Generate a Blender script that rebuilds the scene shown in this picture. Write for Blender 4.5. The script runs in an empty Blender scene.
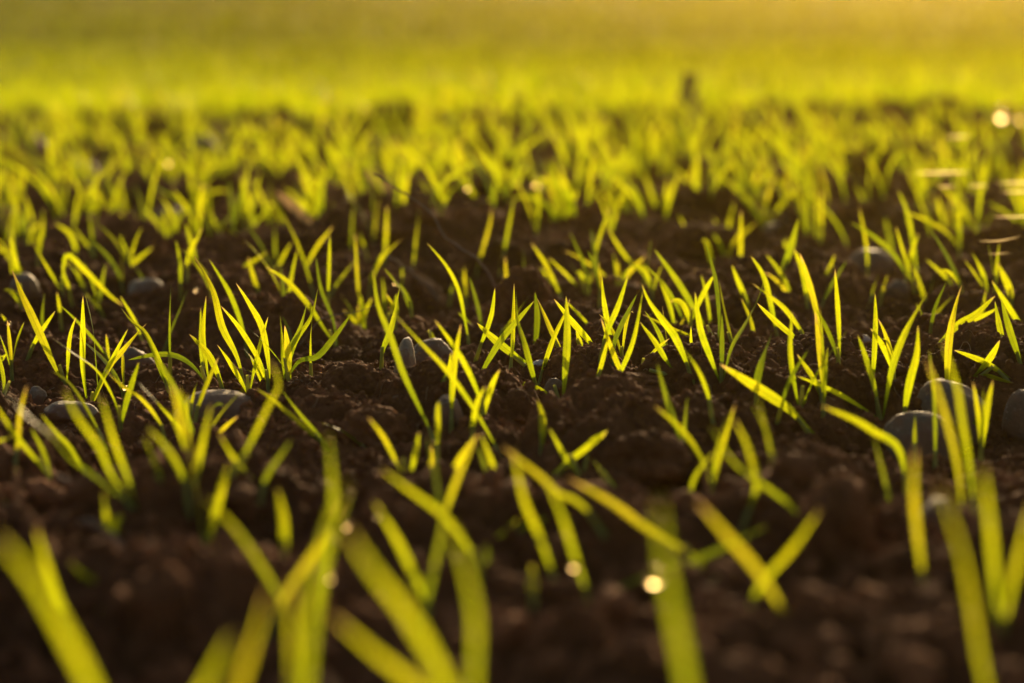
import bpy, math, random
import numpy as np
from mathutils import Vector

# ------------------------------------------------------------------ camera, light, exposure
W, Hh = 1024, 683
FPX = 2415.0                      # focal length in pixels (85 mm on a 36 mm sensor)
CAM_H = 0.26
PITCH = math.radians(8.71)
SUN_EL, SUN_AZ = math.radians(12.5), math.radians(10.0)     # azimuth to the right of the view axis

sc = bpy.context.scene
col = sc.collection
cd = bpy.data.cameras.new("camera")
cam = bpy.data.objects.new("camera", cd)
col.objects.link(cam)
cam.location = (0, 0, CAM_H)
cam.rotation_euler = (math.radians(90) - PITCH, 0, 0)
cd.sensor_width = 36.0
cd.lens = FPX / W * 36.0
cd.clip_start, cd.clip_end = 0.02, 2000.0
cd.dof.use_dof = True
cd.dof.focus_distance = 1.53
cd.dof.aperture_fstop = 4.7
cd.dof.aperture_blades = 0
sc.camera = cam

world = bpy.data.worlds.new("World")
sc.world = world
world.use_nodes = True
wn = world.node_tree
wn.nodes.clear()
sky = wn.nodes.new("ShaderNodeTexSky")
sky.sky_type = 'NISHITA'
sky.sun_disc = False
sky.sun_elevation = SUN_EL
sky.sun_rotation = SUN_AZ
sky.dust_density = 5.0
sky.ozone_density = 0.3
bg = wn.nodes.new("ShaderNodeBackground")
bg.inputs[1].default_value = 0.10
wo = wn.nodes.new("ShaderNodeOutputWorld")
wn.links.new(sky.outputs[0], bg.inputs[0])
wn.links.new(bg.outputs[0], wo.inputs[0])

sd = bpy.data.lights.new("sun", 'SUN')
sd.energy = 5.0
sd.angle = math.radians(0.53)
sd.color = (1.0, 0.72, 0.38)
sun = bpy.data.objects.new("sun", sd)
col.objects.link(sun)
to_sun = Vector((math.sin(SUN_AZ) * math.cos(SUN_EL), math.cos(SUN_AZ) * math.cos(SUN_EL), math.sin(SUN_EL)))
sun.rotation_euler = to_sun.to_track_quat('Z', 'Y').to_euler()
sun.location = (0, 0, 5)

sc.view_settings.view_transform = 'Standard'
sc.view_settings.look = 'None'
sc.view_settings.exposure = 0.42
sc.view_settings.gamma = 1.0
sc.view_settings.use_curve_mapping = False
sc.cycles.use_denoising = True
sc.cycles.max_bounces = 7
sc.cycles.diffuse_bounces = 3
sc.cycles.glossy_bounces = 2
sc.cycles.transmission_bounces = 5
sc.cycles.volume_bounces = 0
sc.cycles.sample_clamp_indirect = 8.0
sc.cycles.caustics_reflective = False
sc.cycles.caustics_refractive = False

rng = np.random.default_rng(11)
random.seed(11)

# ------------------------------------------------------------------ noise and terrain
def _h(ix, iy, s):
    n = (ix.astype(np.int64) * 374761393 + iy.astype(np.int64) * 668265263 + s * 1442695041) & 0x7fffffff
    n = ((n ^ (n >> 13)) * 1274126177) & 0x7fffffff
    n = ((n ^ (n >> 16)) * 2246822519) & 0x7fffffff
    return ((n ^ (n >> 15)) & 0xffffff) / float(0xffffff)

def vnoise(x, y, s=0):
    ix, iy = np.floor(x), np.floor(y)
    fx, fy = x - ix, y - iy
    ux, uy = fx * fx * (3 - 2 * fx), fy * fy * (3 - 2 * fy)
    a, b = _h(ix, iy, s), _h(ix + 1, iy, s)
    c, d = _h(ix, iy + 1, s), _h(ix + 1, iy + 1, s)
    return (a + (b - a) * ux) + ((c + (d - c) * ux) - (a + (b - a) * ux)) * uy

def lumps(x, y, cell, s, keep=1.0):
    """rounded crumbs: a dome of its own height round each of a jittered grid's points (0..1)"""
    gx, gy = x / cell, y / cell
    ix, iy = np.floor(gx), np.floor(gy)
    out = np.zeros_like(gx)
    for dx in (-1, 0, 1):
        for dy in (-1, 0, 1):
            cx, cy = ix + dx, iy + dy
            px = cx + 0.15 + 0.7 * _h(cx, cy, s)
            py = cy + 0.15 + 0.7 * _h(cx, cy, s + 7)
            r = 0.45 + 0.4 * _h(cx, cy, s + 13)
            on = _h(cx, cy, s + 29) < keep
            d2 = ((gx - px) ** 2 + (gy - py) ** 2) / (r * r)
            out = np.maximum(out, np.where(on, np.sqrt(np.clip(1 - d2, 0, 1)) * r, 0))
    return out

def smooth(a, b, v):
    t = np.clip((v - a) / (b - a), 0, 1)
    return t * t * (3 - 2 * t)

def terrain(x, y):
    """the lie of the land: the near bed, its crest, the dip behind it, the far slope"""
    z = 0.016 * np.exp(-((y - 3.98) / 0.35) ** 2)
    z = z - 0.36 * smooth(3.4, 8.6, y) * smooth(4.0, 4.9, y)
    z = z + 0.030 * np.clip(y - 8.4, 0, 32) + 0.016 * np.clip(y - 13.0, 0, 27)
    return z

def ground(x, y):
    x = np.asarray(x, float); y = np.asarray(y, float)
    wx = x + 0.02 * (vnoise(x * 22, y * 22, 5) - .5) + 0.006 * (vnoise(x * 90, y * 90, 6) - .5)
    wy = y + 0.02 * (vnoise(x * 22, y * 22, 8) - .5) + 0.006 * (vnoise(x * 90, y * 90, 9) - .5)
    z = 0.030 * (vnoise(x * 3.1, y * 3.1, 1) - .5) + 0.020 * (vnoise(x * 8, y * 8, 2) - .5)
    z = z + 0.030 * lumps(wx, wy, 0.085, 31, 0.42)
    z = z + 0.016 * lumps(wx, wy, 0.034, 47, 0.7)
    z = z + 0.0085 * lumps(wx, wy, 0.0135, 61, 0.75)
    z = z + 0.0042 * lumps(wx, wy, 0.0058, 71, 0.75)
    z = z + 0.0016 * (vnoise(x * 420, y * 420, 3) - .5) + 0.0030 * (vnoise(x * 170, y * 170, 4) - .5)
    fade = 1 - 0.85 * smooth(5.0, 9.0, y)
    return (z - 0.014) * fade + terrain(x, y)

cp, sp_ = math.cos(PITCH), math.sin(PITCH)
def ray(px, py):
    u, v = (px - W / 2) / FPX, (Hh / 2 - py) / FPX
    return np.array([u, cp + v * sp_, -sp_ + v * cp])

def on_ground(px, py, lo=False):
    """where the line of sight through a pixel meets the bed"""
    d = ray(px, py)
    t = -CAM_H / d[2]
    for _ in range(25):
        p = d * t
        z = float(0.6 * ground(p[0], p[1]) + 0.4 * terrain(p[0], p[1]))
        t = 0.5 * t + 0.5 * (z - CAM_H) / d[2]
    p = d * t
    return np.array([p[0], p[1], float(ground(p[0], p[1]))])

def project(p):
    x, y, z = p[0], p[1], p[2] - CAM_H
    dep = y * cp - z * sp_
    return W / 2 + FPX * x / dep, Hh / 2 - FPX * (y * sp_ + z * cp) / dep, dep

# ------------------------------------------------------------------ object helpers
def tag(o, label=None, cat=None, group=None, kind=None):
    for k, v in (("label", label), ("category", cat), ("group", group), ("kind", kind)):
        if v: o[k] = v
    return o

def mesh_obj(name, verts, faces, mat, parent=None, uv=None, attrs=None, smooth_=True, loc=None):
    verts = np.asarray(verts, dtype=np.float32)
    faces = np.asarray(faces, dtype=np.int32)
    me = bpy.data.meshes.new(name)
    n, k = faces.shape
    me.vertices.add(len(verts)); me.vertices.foreach_set("co", verts.ravel())
    me.loops.add(n * k); me.loops.foreach_set("vertex_index", faces.ravel())
    me.polygons.add(n)
    me.polygons.foreach_set("loop_start", np.arange(0, n * k, k, dtype=np.int32))
    me.polygons.foreach_set("loop_total", np.full(n, k, dtype=np.int32))
    me.polygons.foreach_set("use_smooth", np.full(n, smooth_, dtype=bool))
    me.update(calc_edges=True)
    if uv is not None:
        l = me.uv_layers.new(name="UVMap")
        l.data.foreach_set("uv", np.asarray(uv, np.float32)[faces.ravel()].ravel())
    for an, av in (attrs or {}).items():
        a = me.attributes.new(an, 'FLOAT', 'POINT')
        a.data.foreach_set("value", np.asarray(av, np.float32))
    me.materials.append(mat)
    o = bpy.data.objects.new(name, me)
    col.objects.link(o)
    if parent: o.parent = parent
    if loc is not None: o.location = loc
    return o

def empty(name, loc):
    o = bpy.data.objects.new(name, None)
    o.empty_display_size = 0.01
    o.location = loc
    col.objects.link(o)
    return o

# ------------------------------------------------------------------ materials
def new_mat(name):
    m = bpy.data.materials.new(name); m.use_nodes = True
    m.node_tree.nodes.clear()
    return m, m.node_tree
def N(t, kind, **kw):
    n = t.nodes.new(kind)
    for k, v in kw.items(): setattr(n, k, v)
    return n
def L(t, a, b): t.links.new(a, b)
def ramp(t, fac, stops):
    r = N(t, "ShaderNodeValToRGB")
    el = r.color_ramp.elements
    while len(el) < len(stops): el.new(0.5)
    for e, (p, c) in zip(el, stops):
        e.position = p; e.color = (*c, 1)
    L(t, fac, r.inputs[0]); return r.outputs[0]
def noise(t, vec, scale, detail=6, rough=0.6):
    n = N(t, "ShaderNodeTexNoise"); n.inputs["Scale"].default_value = scale
    n.inputs["Detail"].default_value = detail; n.inputs["Roughness"].default_value = rough
    L(t, vec, n.inputs["Vector"]); return n.outputs[0]

def soil_material(name, light=1.0, far_green=False):
    m, t = new_mat(name)
    geo = N(t, "ShaderNodeNewGeometry")
    pos = geo.outputs["Position"]
    c = ramp(t, noise(t, pos, 60, 8, .7), [(0.3, (.080 * light, .034 * light, .016 * light)), (0.55, (.15 * light, .066 * light, .031 * light)), (0.8, (.27 * light, .13 * light, .065 * light))])
    pt = N(t, "ShaderNodeMix", data_type='RGBA', blend_type='MULTIPLY'); pt.inputs[0].default_value = 1
    L(t, c, pt.inputs[6]); L(t, ramp(t, noise(t, pos, 7, 5, .6), [(.36, (.62, .60, .60)), (.62, (1.35, 1.3, 1.25))]), pt.inputs[7]); c = pt.outputs[2]
    fine = noise(t, pos, 600, 4, .7)
    mx = N(t, "ShaderNodeMix", data_type='RGBA', blend_type='MULTIPLY'); mx.inputs[0].default_value = .6
    L(t, c, mx.inputs[6]); L(t, ramp(t, fine, [(.3, (.5, .5, .5)), (.7, (1.3, 1.25, 1.2))]), mx.inputs[7])
    c = mx.outputs[2]
    if far_green:
        sx = N(t, "ShaderNodeSeparateXYZ"); L(t, pos, sx.inputs[0])
        mr = N(t, "ShaderNodeMapRange"); mr.inputs[1].default_value = 9; mr.inputs[2].default_value = 16
        L(t, sx.outputs[1], mr.inputs[0])
        m2 = N(t, "ShaderNodeMix", data_type='RGBA')
        L(t, mr.outputs[0], m2.inputs[0]); L(t, c, m2.inputs[6])
        L(t, ramp(t, noise(t, pos, 3, 5), [(.3, (.06, .09, .012)), (.7, (.11, .13, .02))]), m2.inputs[7])
        c = m2.outputs[2]
    p = N(t, "ShaderNodeBsdfPrincipled")
    L(t, c, p.inputs["Base Color"]); p.inputs["Roughness"].default_value = .9
    p.inputs["Specular IOR Level"].default_value = .08
    b = N(t, "ShaderNodeBump"); b.inputs["Strength"].default_value = .8; b.inputs["Distance"].default_value = .0022
    L(t, noise(t, pos, 900, 6, .75), b.inputs["Height"]); L(t, b.outputs[0], p.inputs["Normal"])
    o = N(t, "ShaderNodeOutputMaterial"); L(t, p.outputs[0], o.inputs[0])
    return m

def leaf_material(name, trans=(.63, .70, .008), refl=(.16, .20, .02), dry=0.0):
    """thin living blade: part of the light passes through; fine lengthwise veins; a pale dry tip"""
    m, t = new_mat(name)
    uv = N(t, "ShaderNodeUVMap"); s = N(t, "ShaderNodeSeparateXYZ"); L(t, uv.outputs[0], s.inputs[0])
    u, v = s.outputs[0], s.outputs[1]
    at = N(t, "ShaderNodeAttribute", attribute_name="rnd")
    geo = N(t, "ShaderNodeNewGeometry")
    # veins
    w = N(t, "ShaderNodeMath", operation='MULTIPLY'); L(t, u, w.inputs[0]); w.inputs[1].default_value = 75.0
    sn = N(t, "ShaderNodeMath", operation='SINE'); L(t, w.outputs[0], sn.inputs[0])
    vein = N(t, "ShaderNodeMapRange"); vein.inputs[1].default_value = -1; vein.inputs[2].default_value = 1
    vein.inputs[3].default_value = .68; vein.inputs[4].default_value = 1.05
    L(t, sn.outputs[0], vein.inputs[0])
    # hue from plant to plant
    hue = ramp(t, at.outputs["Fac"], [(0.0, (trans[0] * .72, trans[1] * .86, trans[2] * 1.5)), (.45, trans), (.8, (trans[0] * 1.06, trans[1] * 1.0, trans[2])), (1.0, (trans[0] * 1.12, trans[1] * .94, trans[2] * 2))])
    blot = ramp(t, noise(t, geo.outputs["Position"], 130, 4), [(.32, (.78, .84, .8)), (.6, (1.05, 1.03, 1.0))])
    spk = ramp(t, noise(t, geo.outputs["Position"], 900, 3, .6), [(.30, (.55, .50, .40)), (.38, (1, 1, 1))])
    ms = N(t, "ShaderNodeMix", data_type='RGBA', blend_type='MULTIPLY'); ms.inputs[0].default_value = 1
    L(t, blot, ms.inputs[6]); L(t, spk, ms.inputs[7]); blot = ms.outputs[2]
    m1 = N(t, "ShaderNodeMix", data_type='RGBA', blend_type='MULTIPLY'); m1.inputs[0].default_value = 1
    L(t, hue, m1.inputs[6]); L(t, blot, m1.inputs[7])
    rib = ramp(t, u, [(.43, (1, 1, 1)), (.485, (.62, .62, .62)), (.515, (.62, .62, .62)), (.57, (1, 1, 1))])
    vr = N(t, "ShaderNodeMath", operation='MULTIPLY'); L(t, vein.outputs[0], vr.inputs[0]); L(t, rib, vr.inputs[1])
    m2 = N(t, "ShaderNodeVectorMath", operation='SCALE'); L(t, m1.outputs[2], m2.inputs[0]); L(t, vr.outputs[0], m2.inputs[3])
    # shade painted into the base, darker and greener, tip dried straw colour
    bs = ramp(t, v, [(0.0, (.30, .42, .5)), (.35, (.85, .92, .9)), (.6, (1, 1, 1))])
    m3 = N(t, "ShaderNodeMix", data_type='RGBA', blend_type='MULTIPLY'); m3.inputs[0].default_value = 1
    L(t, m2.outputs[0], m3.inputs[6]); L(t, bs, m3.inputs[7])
    tipn = N(t, "ShaderNodeMath", operation='MULTIPLY_ADD'); L(t, at.outputs["Fac"], tipn.inputs[0]); tipn.inputs[1].default_value = .10; L(t, v, tipn.inputs[2])
    tf = N(t, "ShaderNodeMapRange"); tf.inputs[1].default_value = .97 - dry; tf.inputs[2].default_value = 1.06 - dry
    tf.inputs[4].default_value = .9
    L(t, tipn.outputs[0], tf.inputs[0])
    m4 = N(t, "ShaderNodeMix", data_type='RGBA'); L(t, tf.outputs[0], m4.inputs[0]); L(t, m3.outputs[2], m4.inputs[6])
    m4.inputs[7].default_value = (.62, .40, .15, 1)
    tr = N(t, "ShaderNodeBsdfTranslucent"); L(t, m4.outputs[2], tr.inputs[0])
    df = N(t, "ShaderNodeBsdfPrincipled"); df.inputs["Roughness"].default_value = .42
    df.inputs["Specular IOR Level"].default_value = .5
    m5 = N(t, "ShaderNodeMix", data_type='RGBA', blend_type='MIX'); L(t, tf.outputs[0], m5.inputs[0])
    m5.inputs[6].default_value = (*refl, 1); m5.inputs[7].default_value = (.45, .30, .14, 1)
    L(t, m5.outputs[2], df.inputs["Base Color"])
    bp = N(t, "ShaderNodeBump"); bp.inputs["Strength"].default_value = .5; bp.inputs["Distance"].default_value = .0003
    L(t, sn.outputs[0], bp.inputs["Height"]); L(t, bp.outputs[0], df.inputs["Normal"])
    mx = N(t, "ShaderNodeMixShader")
    op = N(t, "ShaderNodeMapRange"); op.inputs[1].default_value = .05; op.inputs[2].default_value = .42
    op.inputs[3].default_value = .26; op.inputs[4].default_value = .74
    L(t, at.outputs["Fac"], op.inputs[0]); L(t, op.outputs[0], mx.inputs[0])
    L(t, df.outputs[0], mx.inputs[1]); L(t, tr.outputs[0], mx.inputs[2])
    o = N(t, "ShaderNodeOutputMaterial"); L(t, mx.outputs[0], o.inputs[0])
    return m

def stone_material(name, c0, c1, rough=.6, speck=(.34, .27, .19)):
    m, t = new_mat(name)
    tc = N(t, "ShaderNodeTexCoord").outputs["Object"]
    c = ramp(t, noise(t, tc, 70, 7, .65), [(.3, c0), (.7, c1)])
    sp = ramp(t, noise(t, tc, 420, 3, .6), [(.60, (0, 0, 0)), (.68, (1, 1, 1))])
    m1 = N(t, "ShaderNodeMix", data_type='RGBA'); L(t, sp, m1.inputs[0]); L(t, c, m1.inputs[6]); m1.inputs[7].default_value = (*speck, 1)
    # soil clinging to it
    dirt = ramp(t, noise(t, tc, 35, 6, .7), [(.44, (0, 0, 0)), (.53, (1, 1, 1))])
    m2 = N(t, "ShaderNodeMix", data_type='RGBA'); L(t, dirt, m2.inputs[0]); L(t, m1.outputs[2], m2.inputs[6]); m2.inputs[7].default_value = (.17, .080, .038, 1)
    p = N(t, "ShaderNodeBsdfPrincipled"); L(t, m2.outputs[2], p.inputs["Base Color"]); p.inputs["Roughness"].default_value = rough
    b = N(t, "ShaderNodeBump"); b.inputs["Strength"].default_value = .9; b.inputs["Distance"].default_value = .0016
    L(t, noise(t, tc, 300, 6, .7), b.inputs["Height"]); L(t, b.outputs[0], p.inputs["Normal"])
    o = N(t, "ShaderNodeOutputMaterial"); L(t, p.outputs[0], o.inputs[0])
    return m

def plain_material(name, c, rough=.6, trans=None, tfac=.5):
    m, t = new_mat(name)
    tc = N(t, "ShaderNodeNewGeometry").outputs["Position"]
    cc = ramp(t, noise(t, tc, 250, 5), [(.3, tuple(x * .6 for x in c)), (.7, tuple(min(1, x * 1.25) for x in c))])
    p = N(t, "ShaderNodeBsdfPrincipled"); L(t, cc, p.inputs["Base Color"]); p.inputs["Roughness"].default_value = rough
    o = N(t, "ShaderNodeOutputMaterial")
    if trans:
        tr = N(t, "ShaderNodeBsdfTranslucent"); tr.inputs[0].default_value = (*trans, 1)
        mx = N(t, "ShaderNodeMixShader"); mx.inputs[0].default_value = tfac
        L(t, p.outputs[0], mx.inputs[1]); L(t, tr.outputs[0], mx.inputs[2]); L(t, mx.outputs[0], o.inputs[0])
    else:
        L(t, p.outputs[0], o.inputs[0])
    return m

M_SOIL = soil_material("dark_crumbly_soil", 1.15, True)
M_CRUMB = soil_material("sunlit_crumbs", 1.6)  # crumb colour lightened to bring out sunlit rims
M_CLOD = soil_material("clod_soil", 1.2)
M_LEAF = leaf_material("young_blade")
M_FARLEAF = leaf_material("far_blade", trans=(.54, .66, .003), refl=(.08, .10, .006), dry=-.3)
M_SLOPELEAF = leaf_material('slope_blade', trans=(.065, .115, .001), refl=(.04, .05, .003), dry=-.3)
M_SHEATH = plain_material("pale_sheath", (.30, .34, .10), .5, (.5, .5, .08), .5)
M_STONE = {
    'brown': stone_material("brown_grey_stone", (.11, .062, .032), (.20, .120, .064)),
    'grey': stone_material("grey_stone", (.11, .074, .042), (.21, .145, .084)),
    'blue': stone_material("blue_grey_stone", (.17, .13, .080), (.32, .255, .165)),
    'white': stone_material("pale_stone", (.42, .40, .37), (.72, .69, .64), .5),
    'orange': stone_material("tan_stone", (.40, .24, .11), (.60, .38, .18), .5),
    'dark': stone_material("dark_stone", (.06, .055, .05), (.13, .12, .105)),
}
M_STRAW = plain_material("dead_straw", (.34, .22, .13), .6, (.42, .28, .13), .35)
M_ROOT = plain_material("dry_root", (.20, .12, .075), .6)
M_SILK, _t = new_mat("spider_silk")
_g = N(_t, "ShaderNodeBsdfGlossy"); _g.inputs["Roughness"].default_value = .38; _g.inputs["Color"].default_value = (1, .95, .8, 1)
_r = N(_t, "ShaderNodeBsdfTranslucent"); _r.inputs[0].default_value = (1, .80, .45, 1)
_x = N(_t, "ShaderNodeMixShader"); _x.inputs[0].default_value = .92
L(_t, _g.outputs[0], _x.inputs[1]); L(_t, _r.outputs[0], _x.inputs[2])
_o = N(_t, "ShaderNodeOutputMaterial"); L(_t, _x.outputs[0], _o.inputs[0])
M_DEW, _t = new_mat("dew")
_g = N(_t, "ShaderNodeBsdfGlass"); _g.inputs["Roughness"].default_value = .22; _g.inputs["Color"].default_value = (1, .9, .7, 1); _g.inputs["IOR"].default_value = 1.33
_o = N(_t, "ShaderNodeOutputMaterial"); L(_t, _g.outputs[0], _o.inputs[0])

# ------------------------------------------------------------------ the bed of soil
def make_ground():
    ys = [-6.0, -3.0, -1.5, -.6, -.1, .2]
    y = .40
    while y < 5.2:
        ys.append(y); y += max(0.0013, y * 0.00105) if y > .6 else .004
    while y < 18: ys.append(y); y += y * 0.008
    while y < 320: ys.append(y); y *= 1.06
    ys = np.array(ys)
    n = 1060
    s = np.linspace(-1, 1, n)
    # dense inside the view, wide at the rims
    k = np.where(np.abs(s) < .86, s * .38 / .86, np.sign(s) * (.38 + ((np.abs(s) - .86) / .14) ** 2.2 * 2.8))
    Y = np.repeat(ys[:, None], n, 1)
    X = k[None, :] * (np.abs(Y) + .35)
    Z = ground(X, Y)
    V = np.stack([X, Y, Z], -1).reshape(-1, 3)
    i = np.arange(len(ys) - 1)[:, None] * n + np.arange(n - 1)[None, :]
    i = i.ravel()
    F = np.stack([i, i + 1, i + n + 1, i + n], -1)
    o = mesh_obj("ground", V, F, M_SOIL)
    tag(o, "dark brown crumbly soil of the field running up to the far slope", None, None, "structure")
    print("ground verts", len(V))
make_ground()

# small crumbs too many to count
def ico(sub):
    import bmesh
    bm = bmesh.new(); bmesh.ops.create_icosphere(bm, subdivisions=sub, radius=1)
    v = np.array([q.co[:] for q in bm.verts]); f = np.array([[q.index for q in p.verts] for p in bm.faces]); bm.free()
    return v, f
ICO = {k: ico(k) for k in (1, 2, 3, 4, 5)}

def crumbs():
    VV, FF, off = [], [], 0
    for sub, n, r0, r1, y0, y1 in ((2, 17000, .0009, .0040, .85, 2.5), (1, 60000, .0005, .0017, 1.0, 2.2), (2, 2500, .003, .009, .55, 1.2), (1, 7000, .002, .008, 2.2, 5.2)):
        v, f = ICO[sub]
        y = y0 * (y1 / y0) ** rng.random(n)
        x = (rng.random(n) * 2 - 1) * .30 * (y + .3)
        r = r0 * (r1 / r0) ** (rng.random(n) ** 1.6)
        z = ground(x, y)
        V = np.repeat(v[None], n, 0)
        jit = 1 + .55 * (rng.random((n, len(v), 1)) - .5)
        sc_ = r[:, None, None] * (0.7 + .6 * rng.random((n, 1, 3)))
        V = V * jit * sc_
        V[..., 0] += x[:, None]; V[..., 1] += y[:, None]; V[..., 2] += (z + r * .25)[:, None]
        VV.append(V.reshape(-1, 3))
        FF.append((f[None] + (np.arange(n) * len(v))[:, None, None] + off).reshape(-1, 3)); off += n * len(v)
    o = mesh_obj("soil_crumbs", np.concatenate(VV), np.concatenate(FF), M_CRUMB, smooth_=False)
    tag(o, "loose crumbs of dark soil strewn over the bed", None, None, "stuff")
crumbs()

# ------------------------------------------------------------------ stones and clods
def n3(v, f, s):
    """cheap 3-D noise from three slices"""
    return (vnoise(v[:, 0] * f + 3.1 * s, v[:, 1] * f + 1.7 * s, s) + vnoise(v[:, 1] * f + 5.3, v[:, 2] * f + 2.2 * s, s + 1) + vnoise(v[:, 2] * f + 8.1, v[:, 0] * f - 4.4, s + 2)) / 3 - .5

LANDMARKS = []
def lump(name, box, mat, label, cat, rough, seed, group=None, mark=None, sub=5, deep=1.0):
    """a stone or clod that fills the given picture box (x0, y0, x1, y1), partly sunk in the bed"""
    x0, y0, x1, y1 = box
    p = on_ground((x0 + x1) / 2, y1 - .12 * (y1 - y0))
    dep = project(p)[2]
    s = dep / FPX
    w, h = (x1 - x0) * s, (y1 - y0) * s
    rx = w / 2; rz = h * .62; ry = max(rx * .75, rz * .8) * deep
    v, f = ICO[sub]
    v = v.copy()
    if rough < .3:   # a worn stone
        d = 1 + .55 * n3(v, 1.3, seed) + .22 * n3(v, 3.5, seed + 5) + .07 * n3(v, 9, seed + 9) + .05 * n3(v, 26, seed + 3)
        for q in range(7):      # a few worn facets
            nn = rng.normal(size=3); nn[2] = abs(nn[2]) * .6; nn /= np.linalg.norm(nn)
            dist = (v * d[:, None]) @ nn; lim = .62 + .2 * rng.random()
            over = np.clip(dist - lim, 0, None); d = d * (1 - .45 * over / np.maximum(dist, .2))
    else:            # a crumbling clod
        a = lumps(v[:, 0] + v[:, 2] * .6, v[:, 1] - v[:, 2] * .5, .33, seed, .8)
        b = lumps(v[:, 0] - v[:, 2] * .4, v[:, 1] + v[:, 2] * .7, .13, seed + 3, .9)
        d = .86 + .55 * n3(v, 1.7, seed) + .30 * n3(v, 5, seed + 4) + .22 * a + .10 * b + .12 * n3(v, 22, seed + 8)
    v = v * d[:, None] * np.array([rx, ry, rz])
    v[:, 0] *= w / (v[:, 0].max() - v[:, 0].min())
    rot = (rng.random() - .5) * .3
    c_, s_ = math.cos(rot), math.sin(rot)
    v = np.stack([v[:, 0] * c_ - v[:, 1] * s_ * .5, v[:, 0] * s_ * .5 + v[:, 1] * c_, v[:, 2]], -1)
    base = on_ground((x0 + x1) / 2, y1)
    yc = base[1] + ry * .7
    d = ray((x0 + x1) / 2, y0 + 1)
    ztop = CAM_H + d[2] * yc / d[1]                      # the crown of the lump as seen over its middle
    xc = d[0] * yc / d[1]
    gz = float(np.min(ground(np.array([xc, xc - rx * .6, xc + rx * .6]), np.array([yc - ry * .6, yc, yc]))))
    need_h = ztop - gz + .004
    v[:, 2] *= max(1.0, need_h / (v[:, 2].max() - v[:, 2].min()))
    loc = (xc, yc, ztop - v[:, 2].max())
    o = mesh_obj(name, v, f, mat, loc=loc)
    tag(o, label, cat, group)
    if mark: LANDMARKS.append((mark, (x0 + x1) / 2, y1))
    return o

ST, CL = "stones lying in the soil", "clods lying on the bed"
stones = [
 ((170, 388, 262, 428), 'brown', "broad smooth brown-grey stone half sunk beside the left-hand blades", "broad brown stone"),
 ((42, 400, 97, 416), 'blue', "flat pale slate-like stone lying level in the soil at far left", "flat pale slab"),
 ((26, 385, 47, 398), 'blue', "small bluish-grey stone just behind the flat pale slab", None),
 ((69, 356, 81, 367), 'white', "tiny pale pebble beneath the fan of thin upright blades", None),
 ((114, 346, 153, 368), 'grey', "rounded dark grey stone behind the arching horizontal blade", "rounded dark grey stone"),
 ((394, 336, 418, 386), 'blue', "narrow upright mottled white-blue stone left of the brown cobble", "upright mottled stone"),
 ((408, 337, 454, 374), 'brown', "brown cobble directly right of the upright mottled stone", "brown cobble"),
 ((433, 394, 465, 428), 'brown', "upright brown rounded stone in front of the brown cobble", "upright brown stone"),
 ((530, 358, 553, 375), 'white', "small white-topped pebble behind the lying central blade", "white-topped pebble"),
 ((506, 388, 528, 404), 'grey', "grey pebble under the lying central blade", "grey pebble"),
 ((542, 377, 566, 398), 'grey', "slanting grey pebble in front of the white-topped pebble", None),
 ((913, 377, 992, 432), 'grey', "largest stone, smooth rounded grey-brown, behind the right-hand tuft", "largest grey stone"),
 ((876, 410, 960, 452), 'grey', "low rounded stone in front of the largest grey stone", "low rounded stone"),
 ((1002, 388, 1046, 428), 'brown', "rough pitted stone cut off by the right edge", "rough edge stone"),
 ((847, 372, 869, 388), 'grey', "small round grey pebble behind a short fallen leaf", "small round pebble"),
 ((772, 384, 798, 399), 'grey', "thin flat grey pebble below the long arching blade", "thin flat pebble"),
 ((860, 334, 872, 343), 'white', "tiny bright white pebble beside a lone upright blade", "tiny white pebble"),
 ((851, 248, 896, 277), 'grey', "blurred rounded grey stone behind the right-hand middle rows", "blurred rounded stone"),
 ((887, 279, 911, 299), 'grey', "small blurred pebble in front of the blurred rounded stone", None),
 ((920, 496, 956, 542), 'blue', "blurred blue-grey stone low in front of the largest grey stone", "blurred blue-grey stone"),
 ((184, 134, 219, 167), 'dark', "dark bluish stone out of focus among the far left blades", "dark bluish stone"),
 ((152, 205, 186, 231), 'grey', "grey weathered stone out of focus at the bare patch on the left", "weathered grey stone"),
 ((126, 277, 167, 296), 'blue', "flat grey-blue stone behind the short left leaning blades", "flat grey-blue stone"),
 ((8, 272, 40, 306), 'grey', "slanting grey stone near the left edge behind thin blades", "slanting edge stone"),
 ((340, 197, 353, 211), 'orange', "small tan pebble catching the sun beside blurred blades", None),
 ((675, 208, 691, 222), 'orange', "small orange pebble on the back of the broad bare clod", "orange pebble"),
 ((762, 222, 787, 236), 'orange', "flat pinkish stone glowing at the right end of the bare clod", "flat pinkish stone"),
 ((78, 160, 100, 184), 'dark', "small dark stone out of focus in front of the dark bluish stone", None),
 ((486, 236, 498, 244), 'orange', "tiny sunlit tan pebble beside the long dry stalk", None),
]
for i, (b, m, lab, mark) in enumerate(stones):
    lump("stone", b, M_STONE[m], lab, "stone", .1, 3 * i + 2, ST, mark, 4 if b[2] - b[0] < 40 else 5)
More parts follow.
